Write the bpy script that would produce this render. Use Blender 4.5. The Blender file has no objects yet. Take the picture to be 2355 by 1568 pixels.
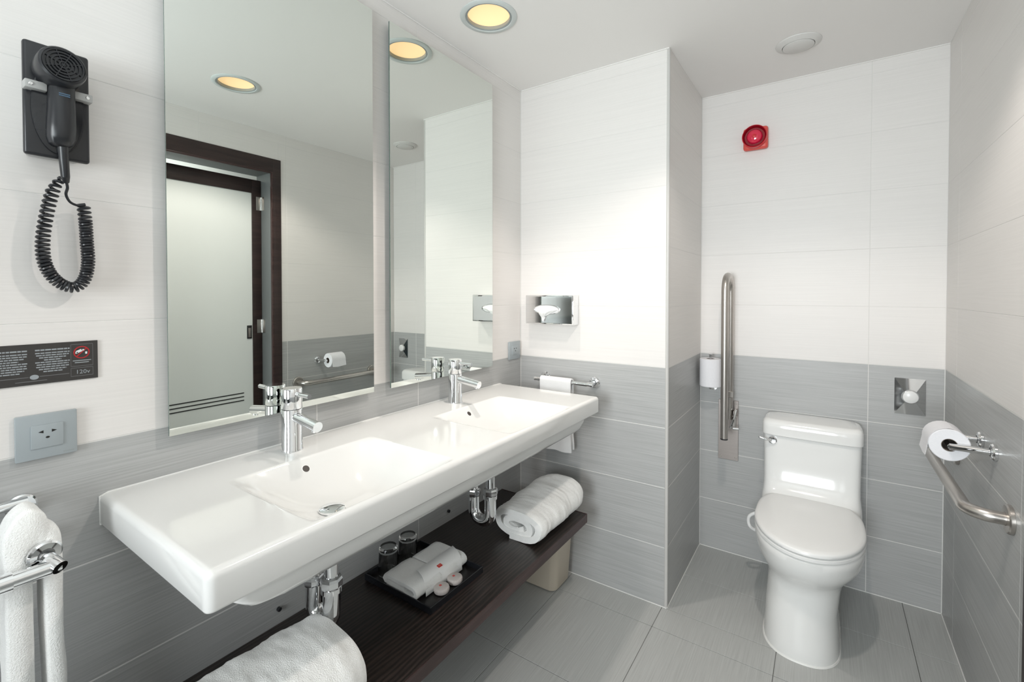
import bpy, bmesh, math, random
from mathutils import Vector, Matrix, noise
R = math.radians
S = bpy.context.scene
COL = S.collection
random.seed(7)

# ---------------------------------------------------------------- camera, light, exposure
cam_d = bpy.data.cameras.new('camera')
cam = bpy.data.objects.new('camera', cam_d); COL.objects.link(cam)
cam_d.sensor_fit = 'HORIZONTAL'; cam_d.sensor_width = 36.0
cam_d.lens = 1060.83 / 2355 * 36.0
cam_d.shift_y = -92.306 / 2355
cam_d.clip_start = 0.02
yaw, pitch = -.5977, -.0167
fw = Vector((math.sin(yaw) * math.cos(pitch), math.cos(yaw) * math.cos(pitch), math.sin(pitch)))
rt = Vector((math.cos(yaw), -math.sin(yaw), 0)); up = rt.cross(fw)
cam.matrix_world = Matrix(((rt.x, up.x, -fw.x, 1.25795), (rt.y, up.y, -fw.y, -.49335), (rt.z, up.z, -fw.z, 1.3084), (0, 0, 0, 1)))
S.camera = cam

w = bpy.data.worlds.new('world'); S.world = w; w.use_nodes = True
w.node_tree.nodes['Background'].inputs[0].default_value = (.8, .9, 1, 1)
w.node_tree.nodes['Background'].inputs[1].default_value = .4

def area(name, loc, tgt, sx, sy, power, col, spread=180):
    l = bpy.data.lights.new(name, 'AREA'); l.shape = 'RECTANGLE'; l.size = sx; l.size_y = sy
    l.energy = power; l.color = col; l.spread = R(spread)
    o = bpy.data.objects.new(name, l); COL.objects.link(o); o.location = loc
    o.rotation_euler = (Vector(tgt) - Vector(loc)).to_track_quat('-Z', 'Y').to_euler()
    return o
COOL = (.86, .97, 1.0)
WARM = (1.0, .91, .84)
area('bounce_light', (.95, -1.2, 1.4), (.95, -.55, 2.3), 0.9, .4, 13, (.86, .97, 1.0), 125)  # added unseen fill, aimed up to brighten the ceiling
area('rear_fill_light', (1.0, -2.5, 1.35), (1.0, 1.6, 1.0), .9, 1.3, 22, (.93, .98, 1.0), 85)  # unseen fill, added for the cool light from behind the camera
def downlight(x, y, power, col, cone):
    l = bpy.data.lights.new('lamp_light', 'SPOT'); l.energy = power; l.color = col; l.spot_size = R(cone); l.spot_blend = 1.0 if cone < 100 else .35; l.shadow_soft_size = .03
    o = bpy.data.objects.new('lamp_light', l); COL.objects.link(o); o.location = (x, y, 2.3073 + .003)

downlight(.24, .852, 42, WARM, 84)
downlight(1.135, .60, 38, WARM, 132)

area('corridor_light', (2.0, .7, 2.0), (2.36, .7, 2.2), .3, 1.2, 5, (.93, 1.0, .98))
S.view_settings.view_transform = 'Standard'; S.view_settings.look = 'None'
S.view_settings.gamma = 1; S.view_settings.use_curve_mapping = False
S.view_settings.exposure = -0.3

T = .0284                                   # mirror face
X1, Y1, Y2, X2, ZC = .7229, 1.4322, 2.0299, 1.6602, 2.3073
YF = -2.6                                   # wall behind the camera
ZT, ZS = .8856, .385                        # counter top, shelf top

# ---------------------------------------------------------------- materials
def new_mat(name):
    m = bpy.data.materials.new(name); m.use_nodes = True
    nt = m.node_tree; b = nt.nodes['Principled BSDF']
    return m, nt, b
def mat(name, col, rough=.4, metal=0, coat=0, var=.04, vscale=8, bump=0, bscale=60, stretch=(1, 1, 1), spec=.5, emit=None, es=1, aniso=0, sheen=0):
    m, nt, b = new_mat(name)
    geo = nt.nodes.new('ShaderNodeNewGeometry'); mp = nt.nodes.new('ShaderNodeMapping'); mp.inputs['Scale'].default_value = stretch
    nt.links.new(geo.outputs['Position'], mp.inputs[0])
    n = nt.nodes.new('ShaderNodeTexNoise'); n.inputs['Scale'].default_value = vscale; n.inputs['Detail'].default_value = 4
    nt.links.new(mp.outputs[0], n.inputs['Vector'])
    cr = nt.nodes.new('ShaderNodeMix'); cr.data_type = 'RGBA'
    lo = [c * (1 - var) for c in col] + [1]; hi = [min(1, c * (1 + var)) for c in col] + [1]
    cr.inputs[6].default_value = lo; cr.inputs[7].default_value = hi
    nt.links.new(n.outputs['Fac'], cr.inputs[0]); nt.links.new(cr.outputs[2], b.inputs['Base Color'])
    b.inputs['Roughness'].default_value = rough; b.inputs['Metallic'].default_value = metal
    b.inputs['Coat Weight'].default_value = coat; b.inputs['Specular IOR Level'].default_value = spec
    b.inputs['Coat Roughness'].default_value = .05
    if sheen: b.inputs['Sheen Weight'].default_value = sheen
    if bump:
        n2 = nt.nodes.new('ShaderNodeTexNoise'); n2.inputs['Scale'].default_value = bscale; n2.inputs['Detail'].default_value = 3
        nt.links.new(mp.outputs[0], n2.inputs['Vector'])
        bp = nt.nodes.new('ShaderNodeBump'); bp.inputs['Strength'].default_value = bump; bp.inputs['Distance'].default_value = .002
        nt.links.new(n2.outputs['Fac'], bp.inputs['Height']); nt.links.new(bp.outputs[0], b.inputs['Normal'])
    if emit:
        b.inputs['Emission Color'].default_value = (*emit, 1); b.inputs['Emission Strength'].default_value = es
    return m
def tile_mat(name, col, amp, rough, stretch, bump=.15, coat=0):
    """glazed tile with a fine linen grain running along it"""
    m, nt, b = new_mat(name)
    geo = nt.nodes.new('ShaderNodeNewGeometry')
    def nz(st, sc, det):
        mp = nt.nodes.new('ShaderNodeMapping'); mp.inputs['Scale'].default_value = st
        nt.links.new(geo.outputs['Position'], mp.inputs[0])
        n = nt.nodes.new('ShaderNodeTexNoise'); n.inputs['Scale'].default_value = sc; n.inputs['Detail'].default_value = det; n.inputs['Roughness'].default_value = .6
        nt.links.new(mp.outputs[0], n.inputs['Vector']); return n
    a = nz(stretch, 1, 3)
    mr = nt.nodes.new('ShaderNodeMapRange'); mr.inputs['From Min'].default_value = .3; mr.inputs['From Max'].default_value = .7
    nt.links.new(a.outputs['Fac'], mr.inputs['Value'])
    mx = nt.nodes.new('ShaderNodeMix'); mx.data_type = 'RGBA'
    mx.inputs[6].default_value = [c * (1 - amp) for c in col] + [1]; mx.inputs[7].default_value = [min(1, c * (1 + amp)) for c in col] + [1]
    nt.links.new(mr.outputs[0], mx.inputs[0]); nt.links.new(mx.outputs[2], b.inputs['Base Color'])
    b.inputs['Roughness'].default_value = rough; b.inputs['Coat Weight'].default_value = coat
    bp = nt.nodes.new('ShaderNodeBump'); bp.inputs['Strength'].default_value = bump; bp.inputs['Distance'].default_value = .001
    nt.links.new(a.outputs['Fac'], bp.inputs['Height']); nt.links.new(bp.outputs[0], b.inputs['Normal'])
    return m
def wood_mat(name, dark, light, rough=.33):
    m, nt, b = new_mat(name)
    geo = nt.nodes.new('ShaderNodeNewGeometry'); mp = nt.nodes.new('ShaderNodeMapping'); mp.inputs['Scale'].default_value = (9, 1.1, 9)
    nt.links.new(geo.outputs['Position'], mp.inputs[0])
    wv = nt.nodes.new('ShaderNodeTexWave'); wv.wave_type = 'BANDS'; wv.bands_direction = 'X'; wv.inputs['Scale'].default_value = 2.6
    wv.inputs['Distortion'].default_value = 9; wv.inputs['Detail'].default_value = 4; wv.inputs['Detail Scale'].default_value = 1.2
    nt.links.new(mp.outputs[0], wv.inputs['Vector'])
    n = nt.nodes.new('ShaderNodeTexNoise'); n.inputs['Scale'].default_value = 1; n.inputs['Detail'].default_value = 5
    mp2 = nt.nodes.new('ShaderNodeMapping'); mp2.inputs['Scale'].default_value = (160, 4, 160)
    nt.links.new(geo.outputs['Position'], mp2.inputs[0]); nt.links.new(mp2.outputs[0], n.inputs['Vector'])
    mu = nt.nodes.new('ShaderNodeMath'); mu.operation = 'MULTIPLY'; nt.links.new(wv.outputs['Fac'], mu.inputs[0]); nt.links.new(n.outputs['Fac'], mu.inputs[1])
    mx = nt.nodes.new('ShaderNodeMix'); mx.data_type = 'RGBA'; mx.inputs[6].default_value = (*dark, 1); mx.inputs[7].default_value = (*light, 1)
    nt.links.new(mu.outputs[0], mx.inputs[0]); nt.links.new(mx.outputs[2], b.inputs['Base Color'])
    b.inputs['Roughness'].default_value = rough
    bp = nt.nodes.new('ShaderNodeBump'); bp.inputs['Strength'].default_value = .3; bp.inputs['Distance'].default_value = .001
    nt.links.new(mu.outputs[0], bp.inputs['Height']); nt.links.new(bp.outputs[0], b.inputs['Normal'])
    return m
LT = (.80, .775, .752)
M = {}
M['tile_light'] = tile_mat('light linen tile', LT, .025, .45, (3, 3, 260), .06)
M['tile_grey'] = tile_mat('grey linen tile', (.445, .45, .447), .12, .36, (4, 4, 300), .15)
M['tile_floor'] = tile_mat('grey floor tile', (.46, .47, .46), .10, .36, (260, 5, 5), .12)
M['grout_light'] = mat('white grout', (.75, .74, .72), .8, bump=.1)
M['grout_grey'] = mat('grey floor grout', (.13, .13, .125), .85, bump=.1)
M['caulk'] = mat('white sealant', (.82, .82, .80), .4)
M['profile'] = mat('pale grey corner profile', (.58, .57, .55), .35)
M['ceiling'] = mat('ceiling paint', (.89, .87, .85), .75, var=.01, vscale=3)
M['porcelain'] = mat('white porcelain', (.88, .88, .865), .12, coat=.5, var=.004, vscale=2)
M['basin'] = mat('basin porcelain', (.78, .78, .765), .13, coat=.4, var=.004, vscale=2)
M['plastic_white'] = mat('white plastic', (.86, .86, .85), .25, var=.01)
M['chrome'] = mat('chrome', (.86, .87, .88), .05, 1, var=.01)
M['steel'] = mat('brushed steel', (.56, .53, .50), .3, 1, var=.08, vscale=1, stretch=(200, 200, 12))
M['steel_plate'] = mat('brushed steel plate', (.42, .38, .36), .38, 1, var=.08, vscale=1, stretch=(12, 12, 300))
m_, nt_, b_ = new_mat('mirror silver'); b_.inputs['Base Color'].default_value = (.80, .835, .80, 1); b_.inputs['Metallic'].default_value = 1; b_.inputs['Roughness'].default_value = 0.0
n_ = nt_.nodes.new('ShaderNodeTexNoise'); n_.inputs['Scale'].default_value = 3; x_ = nt_.nodes.new('ShaderNodeMix'); x_.data_type = 'RGBA'
x_.inputs[6].default_value = (.795, .83, .795, 1); x_.inputs[7].default_value = (.805, .84, .805, 1)
nt_.links.new(n_.outputs['Fac'], x_.inputs[0]); nt_.links.new(x_.outputs[2], b_.inputs['Base Color']); M['mirror'] = m_
M['mirror_edge'] = mat('green glass edge', (.10, .15, .13), .2)
M['wood'] = wood_mat('dark stained wood', (.008, .006, .005), (.060, .040, .034))
M['wood_door'] = wood_mat('dark door frame wood', (.022, .012, .011), (.05, .028, .026), .4)
M['wood_edge'] = wood_mat('dark shelf edge', (.035, .017, .016), (.085, .045, .042), .3)
M['jamb'] = mat('grey jamb', (.16, .17, .17), .45, var=.1, stretch=(40, 40, 2))
M['door_panel'] = mat('white door panel', (.86, .89, .87), .3, var=.01)
M['black'] = mat('black line', (.012, .012, .012), .5)
M['black_plastic'] = mat('black plastic', (.018, .019, .022), .3, var=.1)
M['black_gloss'] = mat('glossy black plastic', (.012, .013, .016), .16, var=.1)
M['grey_plastic'] = mat('grey plastic', (.42, .42, .41), .4)
M['label_blue'] = mat('faded blue print', (.07, .13, .2), .4)
M['sign'] = mat('dark grey acrylic', (.045, .042, .04), .3)
M['sign_print'] = mat('pale grey print', (.32, .35, .37), .5)
M['sign_line'] = mat('thin grey print', (.16, .16, .165), .5)
M['sign_white'] = mat('white print', (.75, .77, .78), .5)
M['red_print'] = mat('red print', (.42, .02, .025), .4)
M['socket'] = mat('silver grey plastic', (.36, .40, .42), .35, var=.03)
M['siren'] = mat('red siren plastic', (.62, .02, .03), .3)
M['siren_dark'] = mat('dark red siren rim', (.28, .003, .012), .25)
M['siren_lens'] = mat('red siren lens', (.72, .01, .06), .08, coat=1)
M['siren_base'] = mat('pale red siren base', (.75, .10, .08), .35)
M['towel'] = mat('white terry', (.94, .94, .92), .95, var=.05, vscale=60, bump=.9, bscale=420, sheen=.4)
M['linen'] = mat('white hand towel', (.86, .86, .86), .9, var=.02, vscale=40, bump=.4, bscale=500)
M['paper'] = mat('white paper', (.95, .95, .94), .8, var=.01)
M['tissue'] = mat('tissue paper', (.92, .92, .91), .8, var=.02, vscale=30, bump=.2, bscale=80)
M['tp'] = mat('toilet paper', (.86, .86, .89), .85, var=.02, vscale=90, bump=.3, bscale=150)
M['card_core'] = mat('cardboard core', (.22, .19, .16), .8)
M['tray'] = mat('black lacquer tray', (.014, .012, .012), .25, var=.1)
M['soap'] = mat('wrapped soap', (.70, .64, .61), .4, var=.03, vscale=40)
M['red'] = mat('bright red print', (.78, .03, .02), .4)
M['pink'] = mat('pale red print', (.85, .42, .36), .4)
M['bin'] = mat('beige plastic', (.62, .55, .45), .45, var=.02)
M['dark'] = mat('dark hole', (.01, .009, .008), .6)
M['overflow_shade'] = mat('overflow shadow', (.05, .04, .035), .5)
M['teal'] = mat('dark teal door', (.035, .055, .06), .4)
M['lamp_glow'] = mat('warm lamp diffuser', (.9, .7, .45), .5, emit=(1.0, .64, .30), es=.95, var=.01)
M['lamp_ring'] = mat('lamp trim ring', (.62, .66, .65), .4)
M['ring_dark'] = mat('lamp inner ring', (.30, .33, .33), .35)
M['vent'] = mat('ceiling speaker cover', (.72, .71, .69), .6, var=.01)
m_, nt_, b_ = new_mat('clear glass'); b_.inputs['Transmission Weight'].default_value = 1; b_.inputs['Roughness'].default_value = .01; b_.inputs['IOR'].default_value = 1.45
b_.inputs['Base Color'].default_value = (.96, .97, .96, 1); M['glass'] = m_

# ---------------------------------------------------------------- helpers
WL = {}
def base(o): return WL.get(o.name, Vector((0, 0, 0)))
def thing(name, label, cat, loc, group=None):
    o = bpy.data.objects.new(name, None); COL.objects.link(o); o.location = loc; o.empty_display_size = .05
    o['label'] = label; o['category'] = cat
    if group: o['group'] = group
    WL[o.name] = Vector(loc); return o
def tag(o, label, cat, group=None):
    o['label'] = label; o['category'] = cat
    if group: o['group'] = group
    return o
def obj(name, bm, m, parent=None, origin=None, smooth=True, label=None, ang=35):
    """bm in world coordinates; the object takes its place under parent"""
    bmesh.ops.recalc_face_normals(bm, faces=bm.faces[:])
    if parent is not None: org = base(parent)
    elif origin is not None: org = Vector(origin)
    else: org = Vector((0, 0, 0))
    bmesh.ops.translate(bm, vec=-org, verts=bm.verts[:])
    me = bpy.data.meshes.new(name); 
    if smooth:
        for f in bm.faces: f.smooth = True
        for e in bm.edges:
            if len(e.link_faces) == 2 and e.calc_face_angle(0) > R(ang): e.smooth = False
    bm.to_mesh(me); bm.free()
    ms = m if isinstance(m, (list, tuple)) else [m]
    for k in ms: me.materials.append(M[k])
    o = bpy.data.objects.new(name, me); COL.objects.link(o)
    if parent is not None: o.parent = parent
    else: o.location = org
    WL[o.name] = org
    if label: o['label'] = label
    return o
def struct(o): o['kind'] = 'structure'; return o
def NB(): return bmesh.new()
def box(bm, a, b, bev=0, seg=2):
    c = [(a[i] + b[i]) / 2 for i in range(3)]; s = [abs(b[i] - a[i]) for i in range(3)]
    r = bmesh.ops.create_cube(bm, size=1, matrix=Matrix.Translation(c) @ Matrix.Diagonal((*s, 1)))
    if bev:
        es = list({e for v in r['verts'] for e in v.link_edges})
        bmesh.ops.bevel(bm, geom=es, offset=bev, segments=seg, profile=.5, affect='EDGES')
    return bm
def frame_of(d):
    d = Vector(d).normalized(); a = Vector((0, 0, 1)) if abs(d.z) < .9 else Vector((1, 0, 0))
    u = d.cross(a).normalized(); return u, d.cross(u).normalized(), d
def lathe(bm, prof, org, axis=(0, 0, 1), seg=32, sx=1, sy=1):
    """prof: (radius, height) pairs along axis"""
    u, v, d = frame_of(axis); org = Vector(org); rings = []
    for r, h in prof:
        if r <= 1e-6: rings.append([bm.verts.new(org + d * h)])
        else: rings.append([bm.verts.new(org + d * h + u * (r * sx * math.cos(2 * math.pi * k / seg)) + v * (r * sy * math.sin(2 * math.pi * k / seg))) for k in range(seg)])
    for A, B in zip(rings, rings[1:]):
        for k in range(seg):
            a = [A[k % len(A)], A[(k + 1) % len(A)], B[(k + 1) % len(B)], B[k % len(B)]]
            a = list(dict.fromkeys(a))
            if len(a) > 2: bm.faces.new(a)
    return bm
def cyl(bm, a, b, r, seg=24, bev=.0008, r2=None):
    a, b = Vector(a), Vector(b); L = (b - a).length; r2 = r if r2 is None else r2
    return lathe(bm, [(0, 0), (r - bev, 0), (r, bev), (r2, L - bev), (r2 - bev, L), (0, L)], a, b - a, seg)
def smooth_path(pts, n=8):
    P = [Vector(p) for p in pts]; out = []
    for i in range(len(P) - 1):
        p0, p1, p2, p3 = P[max(i - 1, 0)], P[i], P[i + 1], P[min(i + 2, len(P) - 1)]
        for k in range(n):
            t = k / n
            out.append(.5 * ((2 * p1) + (p2 - p0) * t + (2 * p0 - 5 * p1 + 4 * p2 - p3) * t * t + (3 * p1 - p0 - 3 * p2 + p3) * t ** 3))
    out.append(P[-1]); return out
def tube(bm, pts, r, seg=14, cap=True):
    pts = [Vector(p) for p in pts]; rings = []; d0 = (pts[1] - pts[0]).normalized(); u, v, _ = frame_of(d0)
    for i, p in enumerate(pts):
        d = (pts[min(i + 1, len(pts) - 1)] - pts[max(i - 1, 0)]).normalized()
        q = d0.rotation_difference(d); u = q @ u; v = q @ v; d0 = d
        rr = r[i] if isinstance(r, (list, tuple)) else r
        rings.append([bm.verts.new(p + u * rr * math.cos(2 * math.pi * k / seg) + v * rr * math.sin(2 * math.pi * k / seg)) for k in range(seg)])
    for A, B in zip(rings, rings[1:]):
        for k in range(seg): bm.faces.new((A[k], A[(k + 1) % seg], B[(k + 1) % seg], B[k]))
    if cap: bm.faces.new(rings[0][::-1]); bm.faces.new(rings[-1])
    return bm
def arc_path(pts, rad, n=8):
    """polyline with rounded corners"""
    P = [Vector(p) for p in pts]; out = [P[0]]
    for i in range(1, len(P) - 1):
        a = (P[i - 1] - P[i]).normalized(); b = (P[i + 1] - P[i]).normalized()
        th = a.angle(b); t = rad / math.tan(th / 2); s = P[i] + a * t; e = P[i] + b * t
        c = P[i] + (a + b).normalized() * (rad / math.sin(th / 2))
        for k in range(n + 1):
            out.append(c + (s - c).normalized().slerp((e - c).normalized(), k / n) * rad)
    out.append(P[-1]); return out
def loft(bm, rings, cap0=True, cap1=True):
    V = [[bm.verts.new(p) for p in r] for r in rings]
    n = len(V[0])
    for A, B in zip(V, V[1:]):
        for k in range(n): bm.faces.new((A[k], A[(k + 1) % n], B[(k + 1) % n], B[k]))
    if cap0: bm.faces.new(V[0][::-1])
    if cap1: bm.faces.new(V[-1])
    return V
def fbm(p, s): return noise.noise(Vector(p) * s) + .5 * noise.noise(Vector(p) * s * 2.1)
BOXM = {}
def tile_mesh(sx, sy, sz, mk, ch=.0007):
    k = (round(sx, 4), round(sy, 4), round(sz, 4), mk)
    if k not in BOXM:
        bm = NB(); box(bm, (-sx / 2, -sy / 2, -sz / 2), (sx / 2, sy / 2, sz / 2), ch, 1)
        me = bpy.data.meshes.new('tile'); bm.to_mesh(me); bm.free(); me.materials.append(M[mk]); BOXM[k] = me
    return BOXM[k]
def tile(parent, a, b, mk):
    s = [b[i] - a[i] for i in range(3)]; o = bpy.data.objects.new('tile', tile_mesh(*s, mk)); COL.objects.link(o)
    o.parent = parent; o.location = Vector([(a[i] + b[i]) / 2 for i in range(3)]) - base(parent)
    return o

# ---------------------------------------------------------------- the room
G = .0013                                   # half a joint
ROWS = [(k * .25, (k + 1) * .25) for k in range(9)] + [(2.25, ZC)]
def wall_tiles(parent, axis, face, side, cuts, rows=ROWS, holes=()):
    """axis 'x' or 'y' is the normal; face the plane, side the sign of the room; cuts along the wall"""
    for z0, z1 in rows:
        mk = 'tile_grey' if z1 <= 1.001 else 'tile_light'
        cs = cuts(z0) if callable(cuts) else cuts
        for c0, c1 in zip(cs, cs[1:]):
            segs = [(c0, c1, z0, z1)]
            for h0, h1, hz in holes:
                new = []
                for a, b, p, q in segs:
                    if b <= h0 or a >= h1 or p >= hz: new.append((a, b, p, q)); continue
                    if a < h0: new.append((a, h0, p, q))
                    if b > h1: new.append((h1, b, p, q))
                    if q > hz + .005: new.append((max(a, h0), min(b, h1), hz, q))
                segs = new
            for a, b, p, q in segs:
                if b - a < .01: continue
                d = .006
                g2 = .0006 if z0 >= 1 else G
                lo, hi = (face - d, face) if side > 0 else (face, face + d)
                if axis == 'x': tile(parent, (lo, a + g2, p + g2), (hi, b - g2, q - g2), mk)
                else: tile(parent, (a + g2, lo, p + g2), (b - g2, hi, q - g2), mk)
def slab(name, a, b, mk): 
    bm = NB(); box(bm, a, b); return struct(obj(name, bm, mk, origin=a, smooth=False))
gr = .0006
wl = slab('wall_left', (-.12, YF, 0), (-gr, Y1, ZC), 'grout_light')
wall_tiles(wl, 'x', 0, 1, [YF, -1.93, -1.18, -.435, .3158, .7313, Y1])
wb = slab('wall_back', (-.12, Y1 + gr, 0), (X1 - gr, Y2 + .1, ZC), 'grout_light')
wall_tiles(wb, 'y', Y1, -1, [0, X1 - .004])
wr_ = slab('wall_return', (X1 - .02, Y1 + .004, 0), (X1 - gr + .0003, Y2, ZC), 'grout_light')
wall_tiles(wr_, 'x', X1, 1, [Y1 + .004, Y2])
wa = slab('wall_alcove', (X1 - .02, Y2 + gr, 0), (X2 + .12, Y2 + .12, ZC), 'grout_light')
wall_tiles(wa, 'y', Y2, -1, [X1, 1.4129, X2])
# right wall with the door opening
DY0, DY1, DZ = .275, 1.056, 2.063
bm = NB(); box(bm, (X2 + gr, YF, 0), (X2 + .12, DY0, ZC)); box(bm, (X2 + gr, DY1, 0), (X2 + .12, Y2 + .12, ZC)); box(bm, (X2 + gr, DY0, DZ), (X2 + .12, DY1, ZC))
wr = struct(obj('wall_right', bm, 'grout_light', origin=(X2, YF, 0), smooth=False))
wall_tiles(wr, 'x', X2, -1, [YF, -1.75, -1.15, -.55, .047, .647, 1.1425, 1.8425, Y2], holes=[(DY0 - .035, DY1 + .035, DZ + .06)])
bm = NB(); box(bm, (-.12, YF - .12, 0), (.78, YF - gr, ZC)); box(bm, (1.56, YF - .12, 0), (X2 + .12, YF - gr, ZC)); box(bm, (.78, YF - .12, 2.05), (1.56, YF - gr, ZC))
wf = struct(obj('wall_front', bm, 'grout_light', origin=(0, YF, 0), smooth=False))
wall_tiles(wf, 'y', YF, 1, [0, .6, 1.2, X2], holes=[(.78, 1.56, 2.05)])
d2 = struct(thing('added_door', 'dark teal door added behind the camera for chrome reflections', 'door', (1.17, YF, 0))); del d2['label'], d2['category']  # unseen door, added so the chrome reflects something dark
bm = NB(); box(bm, (.78, YF - .06, .005), (1.56, YF - .02, 2.05), .003); obj('door_leaf', bm, 'teal', d2)
bm = NB(); cyl(bm, (.86, YF - .02, 1), (.86, YF + .03, 1), .01); cyl(bm, (.86, YF + .03, 1), (.98, YF + .03, 1), .009); obj('door_handle', bm, 'chrome', d2)
# floor
fl = slab('floor', (-.12, YF - .12, -.1), (X2 + .8, Y2 + .12, -.0015), 'grout_grey')
W0, J0, A0 = .4155, .2888, .8810
g = .0010
xs = [0, J0] + [J0 + k * W0 for k in (1, 2, 3)] + [X2]
ys = sorted([YF] + [A0 + k * W0 for k in range(-8, 3)] + [Y2])
for a, b in zip(xs, xs[1:]):
    for c, d in zip(ys, ys[1:]):
        for (q0, q1, r0, r1) in ([(a, b, c, d)] if not (c < Y1 < d and a < X1 < b) else [(a, b, c, Y1), (X1, b, Y1, d)]):
            if r0 >= Y1 - .001 and q1 <= X1 + .001: continue
            if r0 >= Y1 - .001: q0 = max(q0, X1)
            elif r1 > Y1 and q0 < X1 and q1 <= X1: r1 = Y1
            if q1 - q0 > .01 and r1 - r0 > .01:
                tile(fl, (q0 + g, r0 + g, -.009), (q1 - g, r1 - g, 0), 'tile_floor')
# ceiling with round cut-outs for the lamps
LAMPS = [(.2400, .8520), (1.135, .600)]
bm = NB()
def loop(pts):
    v = [bm.verts.new(p) for p in pts]; return [bm.edges.new((v[i], v[(i + 1) % len(v)])) for i in range(len(v))]
es = loop([(-.12, YF - .12, ZC), (X2 + .12, YF - .12, ZC), (X2 + .12, Y2 + .12, ZC), (-.12, Y2 + .12, ZC)])
for x, y in LAMPS: es += loop([(x + .078 * math.cos(2 * math.pi * k / 48), y + .078 * math.sin(2 * math.pi * k / 48), ZC) for k in range(48)])
bmesh.ops.triangle_fill(bm, edges=es, use_beauty=True)
r_ = bmesh.ops.extrude_face_region(bm, geom=bm.faces[:])
bmesh.ops.translate(bm, vec=(0, 0, .12), verts=[v for v in r_['geom'] if isinstance(v, bmesh.types.BMVert)])
struct(obj('ceiling', bm, 'ceiling', origin=(0, 0, ZC), smooth=False))
# sealant lines and the corner profile
def strip(name, a, b, mk='caulk', bev=.001):
    bm = NB(); box(bm, a, b, bev, 1); return struct(obj(name, bm, mk, origin=a))
t = .0035
strip('trim_1', (t, Y1 - t, 0), (X1, Y1, t)); strip('trim_2', (X1, Y1, 0), (X1 + t, Y2, t)); strip('trim_3', (X1 + t, Y2 - t, 0), (X2 - t, Y2, t))
strip('trim_4', (X2 - t, DY1 + .08, 0), (X2, Y2, t)); strip('trim_5', (0, YF, 0), (t, Y1, t))
strip('trim_6', (X2 - .003, Y2 - .003, t), (X2, Y2, 1.0)); strip('trim_7', (0, Y1 - .0025, t), (.0025, Y1, ZC)); strip('trim_8', (X1, Y2 - .0025, t), (X1 + .0025, Y2, ZC))
strip('trim_9', (0, YF, ZC - .004), (.005, Y1, ZC), 'ceiling'); strip('trim_10', (.005, Y1 - .005, ZC - .004), (X1, Y1, ZC), 'ceiling'); strip('trim_11', (X1, Y2 - .005, ZC - .004), (X2, Y2, ZC), 'ceiling')
bm = NB(); tube(bm, [(X1 - .0045, Y1 + .0045, 0), (X1 - .0045, Y1 + .0045, ZC)], .0072, 20); struct(obj('trim_12', bm, 'profile', origin=(X1, Y1, 0)))

# door seen in the mirror
dr = struct(thing('door_1', '', 'door', (X2, .69, 0))); del dr['label'], dr['category']
cw = .050; PR = .004
bm = NB(); box(bm, (X2 - PR, DY1, 0), (X2, DY1 + cw, DZ + .082), .001); box(bm, (X2 - PR, DY0 - cw, 0), (X2, DY0, DZ + .082), .001); box(bm, (X2 - PR, DY0, DZ), (X2, DY1, DZ + .082), .001)
obj('casing', bm, 'wood_door', dr)
bm = NB(); box(bm, (X2 - PR, DY1 - .010, 0), (X2 + .012, DY1, DZ), .001); box(bm, (X2 - PR, DY0, 0), (X2 + .012, DY0 + .010, DZ), .001); box(bm, (X2 - PR, DY0 + .01, DZ - .010), (X2 + .012, DY1 - .01, DZ), .001)
obj('casing_lip', bm, 'wood_edge', dr)
bm = NB(); box(bm, (X2, DY1 - .002, 0), (X2 + .19, DY1 + .02, DZ)); box(bm, (X2, DY0 - .02, 0), (X2 + .19, DY0 + .002, DZ)); box(bm, (X2, DY0, DZ - .002), (X2 + .19, DY1, DZ + .02))
obj('jamb', bm, 'jamb', dr, smooth=False)
LX = X2 + .135; LZ = 2.025
bm = NB(); box(bm, (LX, DY1 - .06, .01), (LX + .04, DY1 - .004, LZ), .002); obj('stile', bm, 'wood_door', dr)
bm = NB(); box(bm, (LX, DY0 + .004, .01), (LX + .04, DY0 + .06, LZ), .002); obj('stile', bm, 'wood_door', dr)
bm = NB(); box(bm, (LX, DY0 + .06, LZ - .085), (LX + .04, DY1 - .06, LZ), .002); obj('rail', bm, 'wood_door', dr)
bm = NB(); box(bm, (LX + .008, DY0 + .06, .01), (LX + .032, DY1 - .06, LZ - .085)); pn = obj('door_panel', bm, 'door_panel', dr, smooth=False)
for z in (.685, .662, .639):
    bm = NB(); box(bm, (LX + .006, DY0 + .065, z - .0028), (LX + .0085, .94, z + .0028)); obj('inlay_line', bm, 'black', dr, smooth=False)
bm = NB(); box(bm, (LX + .003, .962, 1.022), (LX + .009, .99, 1.105), .001); ph = obj('pull_handle', bm, 'black', dr)
bm = NB(); box(bm, (LX + .002, .968, 1.03), (LX + .0035, .984, 1.09), .0005); obj('handle_cup', bm, 'steel_plate', ph)
for z0, z1 in ((1.835, 1.92), (1.055, 1.14)):
    bm = NB(); box(bm, (LX - .0015, DY1 - .035, z0), (LX + .001, DY1 - .006, z1), .0005); box(bm, (LX - .035, DY1 - .0035, z0), (LX - .004, DY1 - .0015, z1), .0005)
    hg = obj('hinge', bm, 'steel', dr)
    bm = NB()
    for k in range(5):
        a = z0 + (z1 - z0) * k / 5; cyl(bm, (LX - .004, DY1 - .005, a + .0005), (LX - .004, DY1 - .005, a + (z1 - z0) / 5 - .0005), .005, 12, .0004)
    obj('hinge_knuckle', bm, 'chrome', hg)
slab('wall_corridor', (X2 + .7, -.3, 0), (X2 + .8, Y2 + .12, ZC + .12), 'ceiling')
slab('ceiling_corridor', (X2 + .12, -.3, ZC), (X2 + .7, Y2 + .12, ZC + .1), 'ceiling')

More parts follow.
